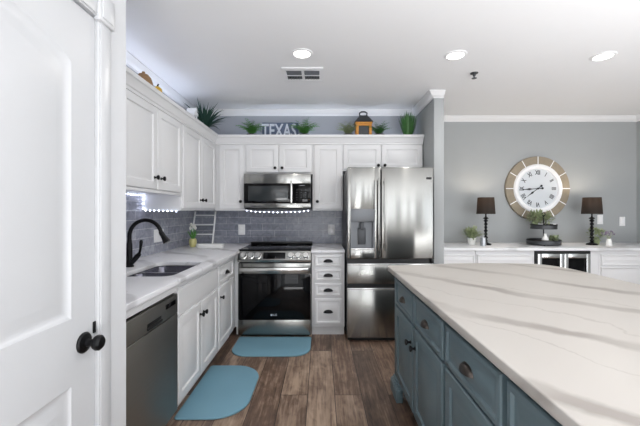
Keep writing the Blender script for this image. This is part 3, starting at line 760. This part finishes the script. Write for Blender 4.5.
# ------------------------------------------------------------------ wall clock
t = thing('wall_clock', 'large round wall clock with wooden rim and roman numerals on grey wall', 'clock', (2.9, 4.579, 1.62))
obj('wooden_rim', MB().lathe([(.3, 0), (.43, 0), (.432, .01), (.43, .03), (.425, .035), (.3, .035)], 72, AX_OUT), M_WOODR, t)
for i in range(12):
    a = i*PI/6; mt = Matrix.Rotation(a, 4, 'Y')
    obj('rim_divider', MB().box(-.005, .005, -.0375, -.034, .315, .428, 0, mt), M_WHITEW, t)
obj('inner_bezel', MB().lathe([(.262, .02), (.27, .05), (.285, .058), (.315, .054), (.328, .036), (.328, .03), (.262, .02)], 64, AX_OUT), M_WHITEW, t)
face = obj('dial', MB().lathe([(0, .03), (.27, .03), (.27, .024), (0, .024)], 64, AX_OUT), M_FACE, t)
for i, s_ in enumerate(('XII', 'I', 'II', 'III', 'IIII', 'V', 'VI', 'VII', 'VIII', 'IX', 'X', 'XI')):
    a = i*PI/6; r_ = .212
    mt = Matrix.Translation((r_*math.sin(a), -.031, r_*math.cos(a))) @ Matrix.Rotation(a, 4, 'Y') @ Matrix.Rotation(PI/2, 4, 'X')
    obj('numeral', MB().text(s_, .08, .001, .7, mt, .0018), M_INK, face)
def hand(name, ang, ln, tail, wd, y):
    mt = Matrix.Translation((0, y, 0)) @ Matrix.Rotation(ang, 4, 'Y') @ Matrix.Rotation(PI/2, 4, 'X')
    b = MB().poly([(-wd*.3, -tail), (wd*.3, -tail), (wd*.3, ln*.35), (wd, ln*.5), (wd*.4, ln*.66), (.0015, ln), (-.0015, ln), (-wd*.4, ln*.66), (-wd, ln*.5), (-wd*.3, ln*.35)], [], -.001, .001, 0, mt)
    b.lathe([(0, -.002), (wd*1.05, -.002), (wd*1.05, .002), (0, .002)], 16, mt @ Matrix.Translation((0, -tail, 0)))
    obj(name, b, M_INK, t)
hand('minute_hand', math.radians(266), .235, .06, .014, -.038); hand('hour_hand', math.radians(233), .185, .06, .014, -.034)
obj('hub', MB().lathe([(0, .028), (.012, .028), (.012, .045), (0, .047)], 16, AX_OUT), M_INK, t)

# ------------------------------------------------------------------ foliage
def tuft(mb, n, ln, wd, spread, bend, z=0, rnd=R):
    for i in range(n):
        a = rnd.uniform(0, 2*PI); s_ = rnd.uniform(.15, 1)*spread
        mb.leaf((.02*math.cos(a)*s_, .02*math.sin(a)*s_, z), (math.cos(a)*s_, math.sin(a)*s_, 1), ln*rnd.uniform(.65, 1), wd*rnd.uniform(.7, 1.2), bend*rnd.uniform(.5, 1.3))
    return mb
def bush(mb, c, rx, ry, rz, n, ln, wd, rnd=R):
    for i in range(n):
        u = Vector((rnd.gauss(0, 1), rnd.gauss(0, 1), rnd.gauss(0, 1))).normalized()*rnd.uniform(.35, 1)
        p = Vector(c)+Vector((u.x*rx, u.y*ry, u.z*rz)); d = Vector((u.x, u.y, u.z+.35))+Vector((rnd.uniform(-.5, .5), rnd.uniform(-.5, .5), rnd.uniform(-.5, .5)))
        mb.leaf(p, d, ln*rnd.uniform(.6, 1.2), wd*rnd.uniform(.7, 1.2), .5, seg=3)
    return mb
def fern(mb, n, ln, spread, z=0, rnd=R):
    for i in range(n):
        a = 2*PI*i/n+rnd.uniform(-.2, .2); s_ = rnd.uniform(.3, 1)*spread
        d = Vector((math.cos(a)*s_, math.sin(a)*s_, 1)).normalized(); p = Vector((0, 0, z)); L = ln*rnd.uniform(.7, 1.1); pts = [p.copy()]
        for k_ in range(7):
            p = p+d*L/7; d = (d+Vector((math.cos(a)*.08, math.sin(a)*.08, -.17))).normalized(); pts.append(p.copy())
            side = d.cross(Vector((0, 0, 1))).normalized(); l2 = L*.3*(1-k_/9)
            for s2 in (-1, 1): mb.leaf(p, side*s2+d*.5, l2, l2*.35, .4, seg=2)
        mb.tube(pts, .0015, 4)
    return mb
def pot(mb, r0, r1, h): return mb.lathe([(0, 0), (r0, 0), (r1, h), (r1-.005, h), (r1-.008, h-.012), (0, h-.012)], 22)

# on the cabinets
CT = 2.171
t = thing('potted_grass', 'large dark green spiky plant on the cabinets at the corner', 'plant', (-1.34, 3.9, CT))
obj('pot', pot(MB(), .05, .07, .1), M_ROOFM, t)
lf = MB()
rr = random.Random(5)
for i in range(120):
    a = rr.uniform(0, 2*PI); s_ = rr.uniform(.1, 1.25)
    lf.leaf((.02*math.cos(a), .02*math.sin(a), .08), (math.cos(a)*s_, math.sin(a)*s_-.15, 1), rr.uniform(.2, .36), .018, rr.uniform(.6, 1.5))
obj('leaves', lf, M_LEAFD, t)
t = thing('house_lantern', 'small white house-shaped lantern on the cabinets before the spiky plant', 'lantern', (-1.36, 3.58, CT), PI/2); t.scale = (.8, .8, 1)
b = MB().box(-.06, .06, -.05, .05, 0, .015)
for sx in (-.054, .054):
    for sy in (-.044, .044): b.box(sx-.006, sx+.006, sy-.006, sy+.006, .015, .15)
b.box(-.06, .06, -.05, .05, .15, .16)
obj('frame', b, M_WHITEW, t)
obj('roof', MB().loft([[(-.07, -.06, .16), (.07, -.06, .16), (0, -.06, .235)], [(-.07, .06, .16), (.07, .06, .16), (0, .06, .235)]], True, True), M_WHITEW, t)
obj('back_panel', MB().box(-.054, .054, .036, .042, .015, .15), M_MIDG, t)
t = thing('wicker_basket', 'brown wicker lidded basket on the cabinets over the sink', 'basket', (-1.42, 2.72, CT))
obj('bowl', MB().lathe([(0, 0), (.055, 0), (.068, .05), (.07, .15), (.066, .152), (0, .152)], 26), M_WICKER, t)
obj('lid', MB().lathe([(.071, .153), (.068, .18), (.056, .215), (.035, .24), (.012, .25), (.012, .262), (0, .266)], 26), M_WICKER, t)
t = thing('gourd', 'mustard yellow gourd ornament on the cabinets beside the wicker basket', 'ornament', (-1.42, 2.95, CT))
obj('gourd_body', MB().lathe([(0, 0), (.04, .0), (.062, .03), (.065, .07), (.05, .11), (.035, .14), (.04, .18), (.036, .21), (.015, .228), (0, .23)], 22), M_YELLOW, t)
obj('stem', MB().tube([(0, 0, .225), (.004, 0, .24), (.012, 0, .25)], .006, 8), M_SOIL, t)

def potfern(label, loc, m, seed, ln=.22, n=46, spread=.6):
    t = thing('potted_fern', label, 'plant', loc, 0, 'green ferns on the cabinet tops'); obj('pot', pot(MB(), .05, .065, .07), M_ROOFM, t)
    obj('fronds', fern(MB(), n, ln, spread, .06, random.Random(seed)), m, t)
potfern('bright green fern on the cabinets at the T end of the name sign', (-.835, 4.1, CT), M_LEAFG, 1)
potfern('bright green fern on the cabinets at the S end of the name sign', (-.2, 4.1, CT), M_LEAFG, 2)
potfern('pale sage fern beside the lantern, on its stove side', (.33, 4.1, CT), M_LEAFP, 3, .19)
potfern('dark green fern beside the lantern, on its refrigerator side', (.7, 4.1, CT), M_LEAFB, 4, .19)
t = thing('name_sign', 'slate blue sign reading TEXAS in white letters between two ferns', 'sign', (-.50, 4.14, CT))
obj('board', MB().box(-.215, .225, 0, .018, 0, .225, .003), M_SIGN, t)
obj('lettering', MB().text('TEXAS', .228, .006, .63, Matrix.Translation((-.01, -.003, .118)) @ Matrix.Rotation(PI/2, 4, 'X'), .004), M_LETTER, t)
t = thing('wooden_lantern', 'honey wood lantern with dark tin roof on the cabinets over the refrigerator', 'lantern', (.512, 4.12, CT))
b = MB().box(-.095, .095, -.07, .07, 0, .02, .003)
for sx in (-.078, .078):
    for sy in (-.056, .056): b.box(sx-.016, sx+.016, sy-.013, sy+.013, .02, .19, .002)
b.box(-.1, .1, -.075, .075, .19, .212, .003).box(-.07, .07, -.064, -.056, .17, .19)
obj('frame', b, M_ORANGE, t)
obj('glazing', MB().box(-.062, .062, -.05, .05, .02, .168), M_DGREY, t)
obj('roof', MB().loft([[(x*k_, y*k2, z) for x, y in ((-1, -1), (1, -1), (1, 1), (-1, 1))] for k_, k2, z in ((.11, .085, .212), (.105, .08, .22), (.055, .045, .285), (.05, .04, .29))], True, True), M_ROOFM, t)
hb = MB().box(-.05, .05, -.03, .03, .29, .3)
hb.tube([(-.042, 0, .3), (-.045, 0, .335), (-.02, 0, .35), (.02, 0, .35), (.045, 0, .335), (.042, 0, .3)], .009, 8)
obj('handle', hb, M_ROOFM, t)
t = thing('potted_grass', 'upright clump of green grass on the cabinets at the partition wall', 'plant', (1.05, 4.1, CT))
obj('pot', pot(MB(), .05, .06, .06), M_ROOFM, t)
rr = random.Random(9); lf = MB()
for i in range(150):
    a = rr.uniform(0, 2*PI); q = rr.uniform(0, 1)**.5
    lf.leaf((.05*q*math.cos(a), .05*q*math.sin(a), .05), (math.cos(a)*.32*q, math.sin(a)*.32*q, 1), rr.uniform(.24, .33)*(1-.18*q), .013, .12*q)
obj('blades', lf, M_LEAFB, t)

# ------------------------------------------------------------------ bar decor
BT = .8965
t = thing('potted_plant', 'small trailing plant in a white pot beside the lamp and metal cup', 'plant', (1.905, 4.3, BT))
obj('pot', pot(MB(), .042, .055, .085), M_WHITEC, t)
lf = tuft(MB(), 90, .19, .016, 1.2, 1.1, .075, random.Random(3)); bush(lf, (0, 0, .15), .095, .08, .075, 110, .05, .016, random.Random(2)); obj('leaves', lf, M_LEAFP, t)
tag(obj('metal_cup', MB().lathe([(0, 0), (.034, 0), (.03, .09), (.032, .1), (.03, .1), (.027, .09), (.03, .006), (0, .006)], 22), M_GALV, None, (1.975, 4.14, BT)), 'small galvanised metal cup in front of the lamp and potted plant', 'cup')
t = thing('potted_plant', 'leafy sage green plant between the black lamp and white vase', 'plant', (3.475, 4.3, BT))
obj('pot', pot(MB(), .035, .045, .06), M_LEAFP, t)
obj('leaves', bush(MB(), (0, 0, .12), .095, .065, .085, 170, .05, .022, random.Random(6)), M_LEAFP, t)
t = thing('bud_vase', 'small white vase with dusty purple sprigs at the end of the bar', 'vase', (3.515, 4.15, BT))
obj('vase_body', MB().lathe([(0, 0), (.034, 0), (.035, .03), (.026, .065), (.022, .078), (.025, .085), (.021, .085), (.018, .07), (0, .06)], 22), M_WHITEC, t)
st = MB(); fl = MB(); rr = random.Random(8)
for i in range(9):
    a = rr.uniform(0, 2*PI); r_ = rr.uniform(.02, .07); h = rr.uniform(.13, .18); x, y = r_*math.cos(a), r_*math.sin(a)
    st.tube([(0, 0, .07), (x*.5, y*.5, .11), (x, y, h)], .0015, 5)
    for k_ in range(5): fl.ell((x+rr.uniform(-.01, .01), y+rr.uniform(-.01, .01), h+rr.uniform(-.012, .012)), .007, .007, .006, 6, 5)
obj('stem', st, M_LEAFP, t); obj('blossoms', fl, M_PURPLE, t)

# tiered tray and what stands on it
TXc, TYc = 2.782, 4.25
t = thing('tiered_tray', 'two-tier dark metal tray on the bar in front of the clock', 'tray', (TXc, TYc, BT))
for r_, z in ((.185, .012), (.145, .2)):
    b = MB().lathe([(0, z), (r_, z), (r_, z+.055), (r_-.005, z+.055), (r_-.005, z+.006), (0, z+.006)], 36)
    tr = obj('tier', b, M_DGREY, t)
    obj('rail', MB().lathe([(r_+.002, z+.048), (r_+.003, z+.054), (r_, z+.059), (r_-.006, z+.057)], 36), M_BLACK, tr)
obj('post', MB().tube([(0, 0, .018), (0, 0, .36)], .006, 8), M_BLACK, t)
obj('top_ring', MB().lathe([(.02+.005*math.cos(q*PI/4), .005*math.sin(q*PI/4)) for q in range(9)], 20, Matrix.Translation((0, 0, .384)) @ AX_OUT), M_BLACK, t)
for q in range(3):
    a = q*2.1; obj('foot', MB().ell((.13*math.cos(a), .13*math.sin(a), .006), .012, .012, .006), M_BLACK, t)
t1 = BT+.0185; t2 = BT+.2065
t = thing('ceramic_bottle', 'small white ceramic bottle on the lower tier of the tray', 'bottle', (TXc-.045, TYc-.1, t1))
obj('bottle_body', MB().lathe([(0, 0), (.036, 0), (.04, .03), (.034, .07), (.018, .1), (.014, .125), (.017, .13), (0, .13)], 22), M_WHITEC, t)
tag(obj('greenery_sprig', bush(MB(), (0, 0, .055), .08, .05, .035, 90, .05, .02, random.Random(12)), M_LEAFP, None, (TXc+.075, TYc-.07, t1)), 'low clump of sage greenery on the lower tier of the tray', 'greenery')
t = thing('potted_plant', 'sage green bushy plant filling the upper tier of the tray', 'plant', (TXc-.03, TYc+.035, t2))
obj('pot', pot(MB(), .035, .045, .06), M_WHITEC, t)
obj('leaves', bush(bush(MB(), (-.03, 0, .13), .11, .07, .075, 210, .06, .024, random.Random(14)), (.09, 0, .125), .075, .06, .055, 100, .055, .022, random.Random(15)), M_LEAFP, t)
t = thing('candle_jar', 'small dark jar on the upper tier of the tray', 'jar', (TXc+.045, TYc-.08, t2))
obj('jar_body', MB().lathe([(0, 0), (.02, 0), (.022, .05), (.016, .058), (0, .058)], 16), M_DGREY, t)
t = thing('milk_cup', 'small white cup on the upper tier of the tray beside the dark jar', 'cup', (TXc+.092, TYc-.055, t2))
obj('cup_body', MB().lathe([(0, 0), (.02, 0), (.025, .06), (.022, .06), (.018, .006), (0, .006)], 18), M_WHITEC, t)

# ------------------------------------------------------------------ ceiling fittings
def downlight(label, x, y, group='recessed ceiling lights'):
    t = thing('recessed_downlight', label, 'light', (x, y, 2.59), 0, group)
    obj('trim_ring', MB().lathe([(.09, 0), (.088, -.006), (.07, -.009), (.066, -.004), (.066, 0)], 36), M_TRIM, t)
    obj('lens', MB().lathe([(0, -.005), (.066, -.005), (.066, -.001), (0, -.001)], 36), M_LENS, t)
    a = area('downlight_beam', (0, 0, -.012), (0, 0, 0), .13, .13, 6, (1, .97, .92), 'DISK'); a.parent = t
downlight('lit recessed ceiling light above the air vent', -.153, 2.74)
downlight('lit recessed ceiling light beside the sprinkler, over the island', 1.096, 2.77)
downlight('lit recessed ceiling light nearest the end wall of the room', 2.315, 2.79)
t = thing('ceiling_vent', 'white ceiling air vent with two banks of louvres', 'vent', (-.165, 3.16, 2.59))
fr = MB().box(-.185, .185, -.16, -.105, -.012, 0, .003).box(-.185, .185, .105, .16, -.012, 0, .003).box(-.185, -.15, -.105, .105, -.012, 0).box(.15, .185, -.105, .105, -.012, 0).box(-.012, .012, -.105, .105, -.012, 0).box(-.15, .15, -.005, .01, -.012, 0)
obj('frame', fr, M_TRIM, t)
obj('backing', MB().box(-.15, .15, -.105, .105, -.0025, -.001), M_DGREY, t)
for x0 in (-.148, .014):
    lv = MB()
    for i in range(9): lv.box(x0+i*.0150, x0+i*.0150+.003, .012, .103, -.011, -.003)
    obj('louvre', lv, M_MIDG, t)
    lv = MB()
    for i in range(7): lv.box(x0, x0+.134, -.103+i*.0142, -.103+i*.0142+.0105, -.011, -.004)
    obj('louvre', lv, M_MIDG, t)
t = thing('fire_sprinkler', 'small metal fire sprinkler on the ceiling over the island', 'sprinkler', (1.41, 3.13, 2.59))
obj('escutcheon', MB().lathe([(.035, 0), (.033, -.006), (.014, -.01), (.012, -.028), (0, -.028)], 22), M_DGREY, t)
obj('deflector', MB().lathe([(0, -.028), (.006, -.028), (.006, -.045), (.022, -.047), (.022, -.05), (0, -.05)], 18), M_DGREY, t)
